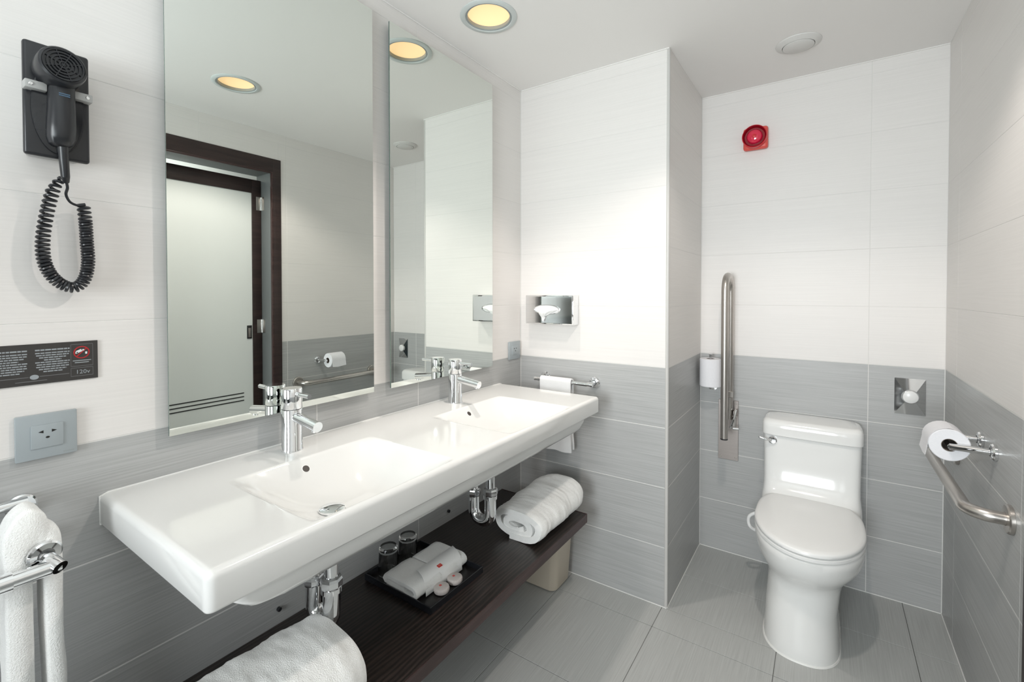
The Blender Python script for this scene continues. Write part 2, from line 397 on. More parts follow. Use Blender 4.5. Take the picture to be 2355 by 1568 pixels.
# ---------------------------------------------------------------- ceiling lamps and speaker
for i, (x, y) in enumerate(LAMPS):
    lb = ['round warm recessed ceiling lamp directly above the basins', 'round warm recessed ceiling lamp seen only in the large mirror'][i]
    t_ = thing('recessed_lamp', lb, 'ceiling lamp', (x, y, ZC), 'recessed warm ceiling lamps')
    bm = NB(); lathe(bm, [(.103, 0), (.103, -.002), (.099, -.005), (.086, -.0055), (.0835, -.003), (.0835, 0)], (x, y, ZC - .0002), seg=56); obj('trim_ring', bm, 'lamp_ring', t_)
    bm = NB(); lathe(bm, [(.0835, -.003), (.080, -.0045), (.0765, -.002), (.0765, .012), (.0775, .012), (.0775, 0)], (x, y, ZC), seg=56); obj('inner_ring', bm, 'ring_dark', t_)
    bm = NB(); lathe(bm, [(0, .022), (.04, .018), (.0765, .010), (.0765, .03), (0, .03)], (x, y, ZC), seg=56); obj('diffuser', bm, 'lamp_glow', t_)
t_ = thing('ceiling_speaker', 'small round white ceiling grille above the toilet alcove', 'ceiling grille', (1.157, 1.69, ZC))
bm = NB(); lathe(bm, [(.080, -.0003), (.079, -.003), (.066, -.010), (.058, -.013), (.056, -.0105)], (1.157, 1.69, ZC), seg=48); obj('flange', bm, 'vent', t_)
bm = NB(); lathe(bm, [(.0545, -.009), (.0545, -.014), (.052, -.0155), (0, -.0165)], (1.157, 1.69, ZC), seg=48); obj('cover', bm, 'vent', t_)

# ---------------------------------------------------------------- mirrors
for i, (y0, y1) in enumerate([(-.0695, .5043), (.5767, 1.1584)]):
    lb = ['tall frameless wall mirror nearest the hairdryer, larger in the picture', 'tall frameless wall mirror nearer the corner with the tissue box'][i]
    t_ = thing('wall_mirror', lb, 'mirror', (0, (y0 + y1) / 2, .9826), 'frameless mirrors over the basins')
    bm = NB(); box(bm, (T - .0012, y0, .9826), (T, y1, 2.2301)); obj('mirror_glass', bm, 'mirror', t_, smooth=False)
    bm = NB(); box(bm, (T - .006, y0 + .0004, .983), (T - .0013, y1 - .0004, 2.2297)); obj('glass_edge', bm, 'mirror_edge', t_, smooth=False)
    bm = NB(); box(bm, (0.0005, y0 + .03, 1.015), (T - .0061, y1 - .03, 2.20)); obj('backing_board', bm, 'grey_plastic', t_, smooth=False)

# ---------------------------------------------------------------- double basin
CX1, CY0, CY1 = .495, -.186, 1.264
RB = .013; ZB = .8215
BAS = [.202, .850]
def sm(t): t = max(0, min(1, t)); return 1 - (1 - t) ** 1.9
def depth(x, y):
    d = 0
    for by in BAS:
        y0, y1, x0, x1 = by - .205, by + .19, .150, .479
        if y0 < y < y1 and x0 < x < x1:
            v = sm((y - y0) / .18) * sm((y1 - y) / .115) * sm((x - x0) / .14) * sm((x1 - x) / .09)
            d = .091 * v 
    return d
bm = NB()
nx, ny = 110, 320
gx = [.002 + (CX1 - RB - .002) * i / nx for i in range(nx + 1)]; gy = [CY0 + RB + (CY1 - CY0 - 2 * RB) * j / ny for j in range(ny + 1)]
V = [[bm.verts.new((x, y, ZT - depth(x, y))) for y in gy] for x in gx]
for i in range(nx):
    for j in range(ny): bm.faces.new((V[i][j], V[i + 1][j], V[i + 1][j + 1], V[i][j + 1]))
out = []                                     # outline vertices with outward normals
for i in range(nx + 1): out.append((V[i][0], (0, -1)))
for k in range(1, 7): a = R(-90 + 15 * k) ; out.append((V[nx][0], (math.cos(a), math.sin(a))))
for j in range(1, ny + 1): out.append((V[nx][j], (1, 0)))
for k in range(1, 7): a = R(15 * k); out.append((V[nx][ny], (math.cos(a), math.sin(a))))
for i in range(nx - 1, -1, -1): out.append((V[i][ny], (0, 1)))
rings = [[o[0] for o in out]]
for a in (15, 30, 45, 60, 75, 90):
    rings.append([bm.verts.new((v.co.x + n[0] * RB * math.sin(R(a)), v.co.y + n[1] * RB * math.sin(R(a)), ZT - RB * (1 - math.cos(R(a))))) for v, n in out])
for dz, rr in ((ZT - ZB - .005, 0), (ZT - ZB - .0015, .0015), (ZT - ZB, .005), (ZT - ZB, RB + .050)):
    rings.append([bm.verts.new((v.co.x + n[0] * (RB - rr), v.co.y + n[1] * (RB - rr), ZT - dz)) for v, n in out])
for A, B in zip(rings, rings[1:]):
    for k in range(len(A) - 1):
        f = list(dict.fromkeys((A[k], A[k + 1], B[k + 1], B[k])))
        if len(f) > 2: bm.faces.new(f)
cn = thing('double_washbasin', 'long white porcelain double washbasin mounted under the mirrors', 'sink', (.25, .54, ZB))
obj('basin_slab', bm, 'basin', cn, ang=50)
# underside body
def rrect(x0, x1, y0, y1, z, r, n=6):
    pts = []
    for cx, cy, a0 in ((x1 - r, y0 + r, -90), (x1 - r, y1 - r, 0), (x0 + .001, y1 - .001, 90), (x0 + .001, y0 + .001, 180)):
        q = r if cx > x0 + .01 else .001
        for k in range(n + 1): a = R(a0 + 90 * k / n); pts.append((cx + q * math.cos(a), cy + q * math.sin(a), z))
    return pts
bm = NB(); loft(bm, [rrect(.002, .462, -.135, 1.213, ZB + .002, .02), rrect(.002, .460, -.13, 1.208, .795, .02), rrect(.002, .455, -.105, 1.185, .772, .025), rrect(.002, .448, -.07, 1.16, .762, .03), rrect(.002, .43, -.05, 1.14, .758, .03)], cap0=False)
obj('basin_underside', bm, 'basin', cn, ang=50)
bm = NB(); tube(bm, [(.0015, CY0 + .002, ZB), (.0015, CY0 + .001, ZT - .004), (.0015, CY0 + .014, ZT + .0005), (.0015, CY1 - .014, ZT + .0005), (.0015, CY1, ZT - .004)], .0025, 8); obj('sealant_bead', bm, 'caulk', cn)
def nrm(x, y):
    e = .002; return Vector(((depth(x + e, y) - depth(x - e, y)) / (2 * e), (depth(x, y + e) - depth(x, y - e)) / (2 * e), 1)).normalized()
for by in BAS:
    ox, oy = .170, by - .027
    n = nrm(ox, oy); p = Vector((ox, oy, ZT - depth(ox, oy)))
    bm = NB(); lathe(bm, [(.0115, -.002), (.0112, .0004), (.0095, .0010), (.0088, .0002), (.0086, -.002)], p, n, 24); oh = obj('overflow_ring', bm, 'porcelain', cn)
    bm = NB(); lathe(bm, [(0, .0004), (.0088, .0004), (.0088, -.002)], p, n, 24); obj('overflow_hole', bm, 'overflow_shade', oh)  # flat dark disc, carries the shade inside the overflow as colour
    dx, dy = .311, by - .050
    p = Vector((dx, dy, ZT - depth(dx, dy)))
    bm = NB(); lathe(bm, [(.034, -.003), (.034, .0015), (.031, .003), (.026, .002), (.0255, -.001)], p, (0, 0, 1), 40); dn = obj('drain', bm, 'chrome', cn)
    bm = NB(); lathe(bm, [(.024, .002), (.029, .008), (.0285, .0125), (.019, .0165), (0, .018)], p, (0, 0, 1), 40); obj('drain_plug', bm, 'chrome', dn)
for y, z in ((.893, .4255), (.193, .434)): pass

# ---------------------------------------------------------------- taps
def tap(x, y, lb):
    t_ = thing('basin_tap', lb, 'tap', (x, y, ZT), 'chrome mixer taps on the double basin')
    bm = NB(); lathe(bm, [(0, .0), (.0275, 0), (.0275, .004), (.0262, .006), (.0258, .110), (.0250, .1115), (0, .1115)], (x, y, ZT), seg=40); obj('body', bm, 'chrome', t_)
    bm = NB(); lathe(bm, [(0, .113), (.0250, .113), (.0258, .1145), (.0258, .1655), (.0245, .1675), (0, .1675)], (x, y, ZT), seg=40); hd = obj('handle_cap', bm, 'chrome', t_)
    bm = NB(); tube(bm, [(x + .018, y, ZT + .154), (x + .082, y, ZT + .154)], .0060, 16); obj('lever_pin', bm, 'chrome', hd)
    bm = NB(); d = Vector((1, 0, -.13)).normalized(); a = Vector((x + .012, y, ZT + .094)); tube(bm, [a, a + d * .107], .0135, 24)
    sp = obj('spout', bm, 'chrome', t_)
    bm = NB(); e = a + d * .096; cyl(bm, e + Vector((0, 0, -.008)), e + Vector((0, 0, -.0155)), .009, 20); obj('aerator', bm, 'chrome', sp)
tap(.0700, .197, 'chrome mixer tap on the nearer basin, left in the picture')
tap(.0740, .855, 'chrome mixer tap on the farther basin, by the smaller mirror')

# ---------------------------------------------------------------- siphons
def siphon(x, y, lb):
    t_ = thing('siphon', lb, 'pipe trap', (x, y, .47), 'chrome pipe traps under the basins')
    bm = NB(); cyl(bm, (x, y, .605), (x, y, .7575), .016, 24); obj('tailpipe', bm, 'chrome', t_)
    bm = NB(); lathe(bm, [(.017, .026), (.024, .024), (.0265, .018), (.0265, .004), (.0245, 0), (.018, 0)], (x, y, .590), seg=8); lathe(bm, [(.022, .002), (.0245, 0), (.0245, -.012), (.019, -.014)], (x, y, .590), seg=32); obj('nut', bm, 'chrome', t_, ang=20)
    bm = NB(); tube(bm, arc_path([(x, y, .592), (x, y, .49), (x - .075, y, .49), (x - .075, y, .60)], .036, 12), .0205, 24); obj('trap_bend', bm, 'chrome', t_)
    bm = NB(); lathe(bm, [(.017, .022), (.023, .02), (.025, .014), (.025, 0), (.02, -.006)], (x - .075, y, .575), seg=8); obj('nut', bm, 'chrome', t_, ang=20)
    bm = NB(); tube(bm, arc_path([(x - .075, y, .59), (x - .075, y, .64), (.004, y, .64)], .025, 8), .015, 20); obj('waste_pipe', bm, 'chrome', t_)
    bm = NB(); lathe(bm, [(.015, 0), (.034, 0), (.032, .006), (.016, .009)], (.0005, y, .64), (1, 0, 0), 32); obj('wall_rosette', bm, 'chrome', t_)
siphon(.262, .183, 'chrome pipe trap under the nearer basin, behind the large towel')
siphon(.276, .812, 'chrome pipe trap under the farther basin, beside the rolled towel')

# ---------------------------------------------------------------- shelf
sh = thing('wall_shelf', 'long dark stained wooden shelf under the double washbasin', 'shelf', (.21, .45, ZS - .034))
bm = NB(); box(bm, (.001, -.45, ZS - .034), (.437, 1.264, ZS), .002); obj('shelf_board', bm, 'wood', sh)
bm = NB(); box(bm, (.4375, -.45, ZS - .036), (.4405, 1.264, ZS + .0008), .0008, 1); box(bm, (.001, 1.2645, ZS - .036), (.4405, 1.2675, ZS + .0008), .0008, 1); obj('edge_band', bm, 'wood_edge', sh)
for y in (.893, .193, -.3):
    bm = NB(); cyl(bm, (.0005, y, ZS + .042), (.009, y, ZS + .042), .006, 12); obj('bracket_screw', bm, 'black_plastic', sh)

# ---------------------------------------------------------------- towels
def rolled(name, lb, cat, x0, x1, y0, y1, h, turns, thick, seed, skew=0, mk='towel', group=None, z0=ZS, flat=2.6, ny=60, amp=.004, z_near=1.0):
    """a folded towel rolled up: a flattened spiral ribbon swept along y"""
    bm = NB(); N = int(turns * 56); rows = []
    cx, a = (x0 + x1) / 2, (x1 - x0) / 2 - thick / 2; b = h / 2 - thick / 2
    k = .80 / turns
    def path(t):
        th = R(-100) + 2 * math.pi * t            # outer end below
        s = 1 - k * t
        c, q = math.cos(th), math.sin(th)
        px = math.copysign(abs(c) ** (2 / flat), c) * a * s
        pz = math.copysign(abs(q) ** (2 / flat), q) * b * s
        return px, pz - b * (1 - s) * .30
    P = [path(i / N * turns) for i in range(N + 1)]
    for j in range(ny + 1):
        v = j / ny; y = y0 + (y1 - y0) * v
        endf = 1 - .10 * (max(0, .12 - v) / .12) ** 2 - .07 * (max(0, v - .9) / .1) ** 2
        hh = z_near + (1 - z_near) * v
        outer, inner = [], []
        for i, (px, pz) in enumerate(P):
            p0, p1 = P[max(i - 1, 0)], P[min(i + 1, N)]
            tx, tz = p1[0] - p0[0], p1[1] - p0[1]; L = math.hypot(tx, tz) or 1; nx_, nz_ = tz / L, -tx / L
            wob = fbm((px * 1.0 + seed, y * 1.4, pz), 9) * amp + fbm((px + seed, y * 3, pz), 30) * amp * .35
            for lst, sgn in ((outer, 1), (inner, -1)):
                X = cx + (px + nx_ * (thick / 2 * sgn + wob)) * endf + skew * (v - .5) 
                Z = z0 + h / 2 * hh + (pz + nz_ * (thick / 2 * sgn + wob)) * hh * (endf if pz > 0 else 1)
                yy = y + (1 - 2 * v) * .010 * (1 - math.hypot(px / a, pz / b)) * (-1 if v > .5 else 1) * (1 if (v < .05 or v > .95) else 0)
                lst.append((X, yy, max(z0 + .0006, Z)))
        rows.append(outer + inner[::-1])
    V = [[bm.verts.new(p) for p in r] for r in rows]; n = len(V[0])
    for A, B in zip(V, V[1:]):
        for q in range(n): bm.faces.new((A[q], A[(q + 1) % n], B[(q + 1) % n], B[q]))
    for r in (V[0], V[-1]):
        for i in range(N): bm.faces.new((r[i], r[i + 1], r[n - 2 - i], r[n - 1 - i]))
    o = obj(name, bm, mk, origin=(cx, (y0 + y1) / 2, z0), ang=60)
    return tag(o, lb, cat, group)
rolled('bath_towel', 'white terry bath towel rolled at the far end of the dark shelf', 'towel', .170, .438, .925, 1.274, .154, 2.3, .029, 3.1, .0, group='rolled bath towels on the shelf', z_near=.82, flat=2.3, amp=.006)
rolled('bath_towel', 'large white terry bath towel at the near end of the dark shelf', 'towel', .140, .452, -.32, .156, .170, 2.2, .034, 8.4, .0, group='rolled bath towels on the shelf', flat=2.3, ny=80, amp=.006)

# ---------------------------------------------------------------- tray with toiletries
tx0, tx1, ty0, ty1 = .038, .330, .455, .700
tr = thing('amenity_tray', 'rectangular black lacquer tray lying on the dark shelf', 'tray', ((tx0 + tx1) / 2, (ty0 + ty1) / 2, ZS))
bm = NB(); box(bm, (tx0 + .002, ty0 + .002, ZS + .0003), (tx1 - .002, ty1 - .002, ZS + .005)); obj('tray_floor', bm, 'tray', tr, smooth=False)
bm = NB(); w_ = .004
for a, b in (((tx0, ty0), (tx1, ty0 + w_)), ((tx0, ty1 - w_), (tx1, ty1)), ((tx0, ty0 + w_), (tx0 + w_, ty1 - w_)), ((tx1 - w_, ty0 + w_), (tx1, ty1 - w_))):
    box(bm, (*a, ZS + .0003), (*b, ZS + .022), .001, 1)
obj('tray_rim', bm, 'black_gloss', tr)
TZ = ZS + .0052
def tumbler(x, y, lb):
    bm = NB(); r0, r1, H = .033, .029, .088        # upside down: mouth below, thick base on top
    lathe(bm, [(r0, 0), (r1 + .0005, H - .006), (r1 - .003, H - .001), (r1 - .006, H), (0, H - .003), ], (x, y, TZ + .0005), seg=48)
    lathe(bm, [(0, H - .016), (r1 - .006, H - .0155), (r1 - .0025, H - .019), (r0 - .0022, 0)], (x, y, TZ + .0005), seg=48)
    bmesh.ops.remove_doubles(bm, verts=bm.verts[:], dist=1e-6)
    # close the rim
    lo = [e for e in bm.edges if e.is_boundary]; bmesh.ops.bridge_loops(bm, edges=lo)
    tag(obj('drinking_glass', bm, 'glass', origin=(x, y, TZ)), lb, 'glass', 'upturned glasses on the tray')
tumbler(.0740, .522, 'clear drinking glass upside down on the black tray, nearer one')
tumbler(.0740, .608, 'clear drinking glass upside down on the black tray, farther one')
# washcloth: folded in three layers, in two halves
def cloth_half(x0, x1, y0, y1, seed):
    bm = NB(); prof = []
    lay = .0145; rx = (x1 - x0)
    # C-shaped fold: bottom layer, round front edge, top layer
    zc = TZ + .0225
    cl = [(x0 + .012, TZ + .008)] + [(x0 + rx * k / 8, TZ + .008) for k in range(1, 7)]
    for k in range(0, 9): a = R(-90 + 180 * k / 8); cl.append((x1 - .020 + .0185 * math.cos(a), zc + .0145 * math.sin(a)))
    cl += [(x0 + rx * k / 8, TZ + .037) for k in range(6, 0, -1)] + [(x0 + .004, TZ + .035), (x0, TZ + .028), (x0 + .006, TZ + .022), (x0 + .03, TZ + .021), (x1 - .05, TZ + .0215)]
    rows = []; n = 26
    for j in range(n + 1):
        v = j / n; y = y0 + (y1 - y0) * v; o_, i_ = [], []
        e = 1 - .25 * (abs(2 * v - 1) ** 14)
        for i, (px, pz) in enumerate(cl):
            p0, p1 = cl[max(i - 1, 0)], cl[min(i + 1, len(cl) - 1)]; tx, tz = p1[0] - p0[0], p1[1] - p0[1]; L = math.hypot(tx, tz)
            nx_, nz_ = tz / L, -tx / L; wb = fbm((px + seed, y, pz), 26) * .0018
            o_.append((px + nx_ * (lay / 2 * e + wb), y, max(TZ + .0004, pz + nz_ * (lay / 2 * e + wb)))); i_.append((px - nx_ * (lay / 2 * e - wb), y, max(TZ + .0006, pz - nz_ * (lay / 2 * e - wb))))
        rows.append(o_ + i_[::-1])
    loft(bm, rows, False, False); bm.verts.ensure_lookup_table(); m = len(rows[0]); N = len(cl)
    for off in (0, len(bm.verts) - m):
        for i in range(N - 1): bm.faces.new([bm.verts[off + q] for q in (i, i + 1, m - 2 - i, m - 1 - i)])
    return bm
wc = thing('washcloth', 'white folded terry washcloth lying on the black tray', 'cloth', (.19, .57, TZ))
obj('folded_half', cloth_half(.122, .262, .462, .5735, 1), 'towel', wc, ang=60); obj('folded_half', cloth_half(.126, .262, .5785, .694, 5), 'towel', wc, ang=60)
# paper card leaning on the cloth
def card():
    bm = NB(); rows = []
    pts = [(.204, TZ + .0500, 0), (.235, TZ + .0500, -.012), (.256, TZ + .0445, -.022), (.2665, TZ + .029, -.026), (.271, TZ + .004, -.028)]
    for y in (.525, .61, .692): rows.append([(px, y + sy, pz) for px, pz, sy in pts] + [(px - .0007, y + sy, pz - .0007) for px, pz, sy in pts[::-1]])
    loft(bm, rows); return bm
cd = thing('paper_card', 'white paper card with a red square mark, leaning on the washcloth', 'card', (.25, .59, TZ))
obj('card_sheet', card(), 'paper', cd, ang=60)
def quad(bm, p, u, v, w_, h_, th=.0004):
    u, v = Vector(u).normalized(), Vector(v).normalized(); n = u.cross(v); p = Vector(p)
    pts = [p + u * a * w_ / 2 + v * b * h_ / 2 for a, b in ((-1, -1), (1, -1), (1, 1), (-1, 1))]
    lo = [bm.verts.new(q) for q in pts]; hi = [bm.verts.new(q + n * th) for q in pts]
    bm.faces.new(lo[::-1]); bm.faces.new(hi)
    for k in range(4): bm.faces.new((lo[k], lo[(k + 1) % 4], hi[(k + 1) % 4], hi[k]))
u_, v_ = Vector((0, 1, 0)), Vector((-.028, .006, .0003)).normalized()
pc = Vector((.2440, .583, TZ + .0486))
bm = NB(); quad(bm, pc, u_, v_, .017, .018); lg = obj('red_mark', bm, 'red', cd, smooth=False)
bm = NB(); nn = u_.cross(v_) 
for k, (dy, w__) in enumerate(((-.0035, .011), (-.0005, .012), (.0025, .009))): quad(bm, pc + nn * .0005 + v_ * dy, u_, v_, w__, .0011, .0001)
obj('mark_lines', bm, 'pink', lg, smooth=False)
def soap(x, y, lb):
    t_ = thing('wrapped_soap', lb, 'soap', (x, y, TZ), 'round wrapped soaps on the tray')
    bm = NB(); n = 96; prof = [(0, .0004), (.018, .0004), (.0225, .003), (.024, .008), (.024, .013), (.0225, .0175), (.019, .0195), (0, .0195)]
    rings = []
    for r, h in prof:
        rings.append([(x + (r + (.00055 * (k % 4 < 2) if .002 < h < .018 else 0)) * math.cos(2 * math.pi * k / n), y + (r + (.00055 * (k % 4 < 2) if .002 < h < .018 else 0)) * math.sin(2 * math.pi * k / n), TZ + h) for k in range(n)] if r else [(x, y, TZ + h)])
    V = [[bm.verts.new(p) for p in r] for r in rings]
    for A, B in zip(V, V[1:]):
        for k in range(n):
            f = list(dict.fromkeys((A[k % len(A)], A[(k + 1) % len(A)], B[(k + 1) % len(B)], B[k % len(B)])))
            if len(f) > 2: bm.faces.new(f)
    obj('soap_disc', bm, 'soap', t_)
    bm = NB(); quad(bm, (x - .004, y - .001, TZ + .0196), (.25, 1, 0), (-1, .25, 0), .0075, .0075, .0002); mk = obj('red_mark', bm, 'red', t_, smooth=False)
    bm = NB(); quad(bm, (x - .004, y - .001, TZ + .0199), (.25, 1, 0), (-1, .25, 0), .0055, .0012, .0001); obj('mark_line', bm, 'pink', mk, smooth=False)
soap(.289, .545, 'round pleat-wrapped soap on the tray, nearer to the camera')
soap(.291, .604, 'round pleat-wrapped soap on the tray, farther from the camera')

# ---------------------------------------------------------------- waste bin
bn = thing('waste_bin', 'beige plastic waste bin on the floor under the shelf', 'bin', (.2, 1.33, 0))
def bring(x0, x1, y0, y1, z, r):
    p = []
    for cx, cy, a0 in ((x1 - r, y0 + r, -90), (x1 - r, y1 - r, 0), (x0 + r, y1 - r, 90), (x0 + r, y0 + r, 180)):
        for k in range(9): a = R(a0 + 90 * k / 8); p.append((cx + r * math.cos(a), cy + r * math.sin(a), z))
    return p
bm = NB()
loft(bm, [bring(.098, .292, 1.252, 1.392, .004, .032), bring(.094, .298, 1.248, 1.396, .012, .035), bring(.075, .318, 1.232, 1.408, .315, .038), bring(.073, .320, 1.230, 1.410, .32, .038), bring(.079, .314, 1.236, 1.404, .32, .034), bring(.098, .292, 1.252, 1.392, .012, .03)])
obj('bin_body', bm, 'bin', bn, ang=50)

# ---------------------------------------------------------------- toilet
TX = 1.208
def egg(w_, yf, yb, ym, z, n=3.2, cx=TX, N=72, nf=2.0):
    pts = []
    for k in range(N):
        a = 2 * math.pi * k / N; c, s = math.cos(a), math.sin(a)
        if s < 0: e = nf; X = math.copysign(abs(c) ** (2 / e), c); Yv = -abs(s) ** (2 / e) * (ym - yf)
        else: X = math.copysign(abs(c) ** (2 / n), c); Yv = abs(s) ** (2 / n) * (yb - ym)
        pts.append((cx + w_ * X, ym + Yv, z))
    return pts
tl = thing('toilet', 'white one-piece toilet with closed lid in the tiled alcove', 'toilet', (TX, 1.7, 0))
bm = NB(); cxs = -.018
rg = []
for z, w_, yf, yb, ym, n, nf in [(0, .122, 1.410, 1.985, 1.57, 4, 2.4), (.012, .1225, 1.408, 1.985, 1.57, 4, 2.4), (.05, .119, 1.411, 1.985, 1.57, 4, 2.4), (.15, .115, 1.418, 1.985, 1.57, 4, 2.4), (.235, .116, 1.420, 1.985, 1.57, 4, 2.3), (.262, .122, 1.414, 1.985, 1.58, 4, 2.2), (.283, .136, 1.400, 1.985, 1.58, 3.8, 2.1), (.302, .151, 1.383, 1.985, 1.59, 3.8, 2.05), (.322, .163, 1.366, 1.985, 1.59, 3.6, 2.0), (.345, .172, 1.353, 1.985, 1.595, 3.4, 2), (.372, .1775, 1.344, 1.985, 1.6, 3.4, 2), (.396, .179, 1.341, 1.985, 1.6, 3.4, 2), (.400, .176, 1.345, 1.98, 1.6, 3.4, 2)]:
    f = min(1, max(0, (z - .15) / .2)); rg.append(egg(w_, yf, yb, ym, z, n, TX + cxs * (1 - f), nf=nf))
loft(bm, rg); obj('bowl', bm, 'porcelain', tl, ang=50)
bm = NB()
rg = []
for z, w_, yf, n in [(.385, .180, 1.70, 3.2), (.405, .181, 1.735, 3.4), (.422, .1805, 1.77, 3.8), (.440, .1785, 1.80, 4.5), (.465, .1765, 1.825, 5.5), (.50, .1765, 1.838, 6), (.58, .178, 1.846, 6), (.676, .1805, 1.850, 6)]:
    rg.append(egg(w_, yf, 2.012, (yf + 2.012) / 2, z, n, nf=n))
loft(bm, rg); obj('tank', bm, 'porcelain', tl, ang=50)
bm = NB(); loft(bm, [egg(.185, 1.838, 2.018, 1.93, z, 6, nf=6) if z < .72 else egg(w_, yf, 2.016, 1.93, z, 6, nf=6) for z, w_, yf in ((.680, 0, 0), (.6835, 0, 0), (.712, 0, 0), (.728, .184, 1.840), (.738, .180, 1.846), (.7445, .173, 1.856), (.7465, .165, 1.866))]); obj('tank_lid', bm, 'porcelain', tl, ang=50)
bm = NB(); loft(bm, [egg(.176, 1.343, 1.84, 1.6, .402, 3.4), egg(.1795, 1.338, 1.84, 1.6, .405, 3.4), egg(.1795, 1.338, 1.84, 1.6, .414, 3.4), egg(.177, 1.342, 1.838, 1.6, .4165, 3.4)]); obj('seat', bm, 'plastic_white', tl, ang=50)
bm = NB(); loft(bm, [egg(.177, 1.342, 1.84, 1.6, .419, 3.4), egg(.1795, 1.338, 1.842, 1.6, .422, 3.4), egg(.1795, 1.338, 1.842, 1.6, .431, 3.4), egg(.176, 1.343, 1.84, 1.6, .4355, 3.3), egg(.165, 1.36, 1.83, 1.6, .4385, 3.2), egg(.12, 1.43, 1.79, 1.6, .4415, 3), egg(.05, 1.54, 1.70, 1.6, .443, 2.4)]); obj('lid', bm, 'plastic_white', tl, ang=50)
for s in (-1, 1):
    bm = NB(); cyl(bm, (TX + s * .075 - .022, 1.852, .428), (TX + s * .075 + .022, 1.852, .428), .010, 20, .002); obj('lid_hinge', bm, 'plastic_white', tl)
bm = NB(); lathe(bm, [(0, .014), (.013, .013), (.0165, .010), (.0175, .0)], (1.068, 1.852, .656), (0, -1, 0), 28); fh = obj('flush_lever', bm, 'chrome', tl)
bm = NB(); tube(bm, smooth_path([(1.062, 1.838, .656), (1.048, 1.832, .658), (1.022, 1.830, .664), (1.018, 1.831, .665)]), .0052, 12); obj('lever_arm', bm, 'chrome', fh)
bm = NB(); r0 = egg(.124, 1.407, 1.985, 1.57, .0005, 4, TX + cxs, nf=2.4); r1 = egg(.127, 1.404, 1.988, 1.57, .0005, 4, TX + cxs, nf=2.4); r2 = egg(.1245, 1.4065, 1.985, 1.57, .005, 4, TX + cxs, nf=2.4); loft(bm, [r1, r2]); obj('sealant_bead', bm, 'caulk', tl)
bm = NB(); tube(bm, smooth_path([(1.055, 1.80, .330), (1.015, 1.80, .333), (.985, 1.80, .312), (.980, 1.80, .285), (.990, 1.80, .262), (1.02, 1.83, .24), (1.04, 1.93, .22), (1.04, 2.02, .215)]), .0075, 14); wh = obj('water_hose', bm, 'plastic_white', tl)
bm = NB(); cyl(bm, (1.04, 2.005, .215), (1.04, 2.029, .215), .016, 20); obj('hose_valve', bm, 'chrome', wh)

# ---------------------------------------------------------------- fold-up support rail
fr = thing('folding_grab_rail', 'brushed steel fold-up grab rail raised against the alcove wall', 'grab rail', (.87, Y2, .62))
bm = NB(); box(bm, (.812, Y2 - .006, .472), (.904, Y2 - .0003, .772), .001, 1); pl = obj('wall_plate', bm, 'steel_plate', fr)
for x, z in ((.824, .486), (.892, .486), (.824, .758), (.892, .758)):
    bm = NB(); cyl(bm, (x, Y2 - .006, z), (x, Y2 - .0095, z), .0045, 14, .001); obj('screw', bm, 'steel', pl)
bm = NB(); px = .871; p = [(px, 1.832, .632), (px, 1.832, 1.30)]
for k in range(0, 17): a = math.pi * k / 16; p.append((px, 1.9045 - .0725 * math.cos(a), 1.318 + .0725 * math.sin(a)))
p += [(px, 1.977, 1.30), (px, 1.977, .69)]
tube(bm, p, .016, 24); obj('rail_tube', bm, 'steel', fr)
bm = NB(); cyl(bm, (px, 1.832, .6315), (px, 1.832, .626), .0165, 24); obj('end_cap', bm, 'black_plastic', fr)
bm = NB(); box(bm, (px - .026, 1.955, .645), (px - .019, Y2 - .006, .735), .001, 1); box(bm, (px + .019, 1.955, .645), (px + .026, Y2 - .006, .735), .001, 1); cyl(bm, (px - .032, 1.977, .705), (px + .032, 1.977, .705), .006, 16); obj('hinge_bracket', bm, 'steel', fr)
bm = NB(); tube(bm, [(px + .03, 1.965, .74), (px + .024, 1.945, .70), (px + .01, 1.94, .655)], .0055, 10); cyl(bm, (px + .02, 1.94, .655), (px + .045, 1.945, .655), .006, 12); obj('latch', bm, 'chrome', fr)
bm = NB(); box(bm, (px - .01, 1.95, .80), (px + .02, 1.962, .83), .002, 1); obj('stop_clip', bm, 'steel', fr)

# ---------------------------------------------------------------- toilet roll on the upright spindle
rh = thing('spare_roll_holder', 'chrome upright spindle holder in the alcove corner', 'roll holder', (.787, 1.95, .85))
bm = NB(); cyl(bm, (.787, 1.95, .835), (.787, 1.95, 1.002), .0065, 16); cyl(bm, (.787, 1.95, 1.002), (.787, 1.95, 1.006), .009, 16); obj('spindle', bm, 'chrome', rh)
bm = NB(); tube(bm, [(.787, 1.95, .837), (.787, 2.029, .837)], .006, 12); obj('arm', bm, 'chrome', rh)
bm = NB(); lathe(bm, [(.006, .012), (.02, .010), (.022, 0)], (.787, Y2 - .0005, .835), (0, -1, 0), 28); obj('rosette', bm, 'chrome', rh)
def paper_roll(name, lb, cen, axis, r, L, core=.019, sheet=None, group=None):
    ax = Vector(axis); a = Vector(cen) - ax * L / 2
    t_ = thing(name, lb, 'toilet roll', a, group)
    bm = NB(); lathe(bm, [(core, 0), (r - .002, 0), (r, .002), (r, L - .002), (r - .002, L), (core, L), (core, 0)], a, ax, 56); obj('paper', bm, 'tp', t_)
    bm = NB(); lathe(bm, [(core - .0015, .0005), (core - .0002, .0005), (core - .0002, L - .0005), (core - .0015, L - .0005), (core - .0015, .0005)], a, ax, 32); obj('core', bm, 'card_core', t_)
    return t_
paper_roll('toilet_roll', 'white toilet roll standing upright on the corner spindle', (.787, 1.95, .916), (0, 0, 1), .0495, .136, group='toilet rolls')

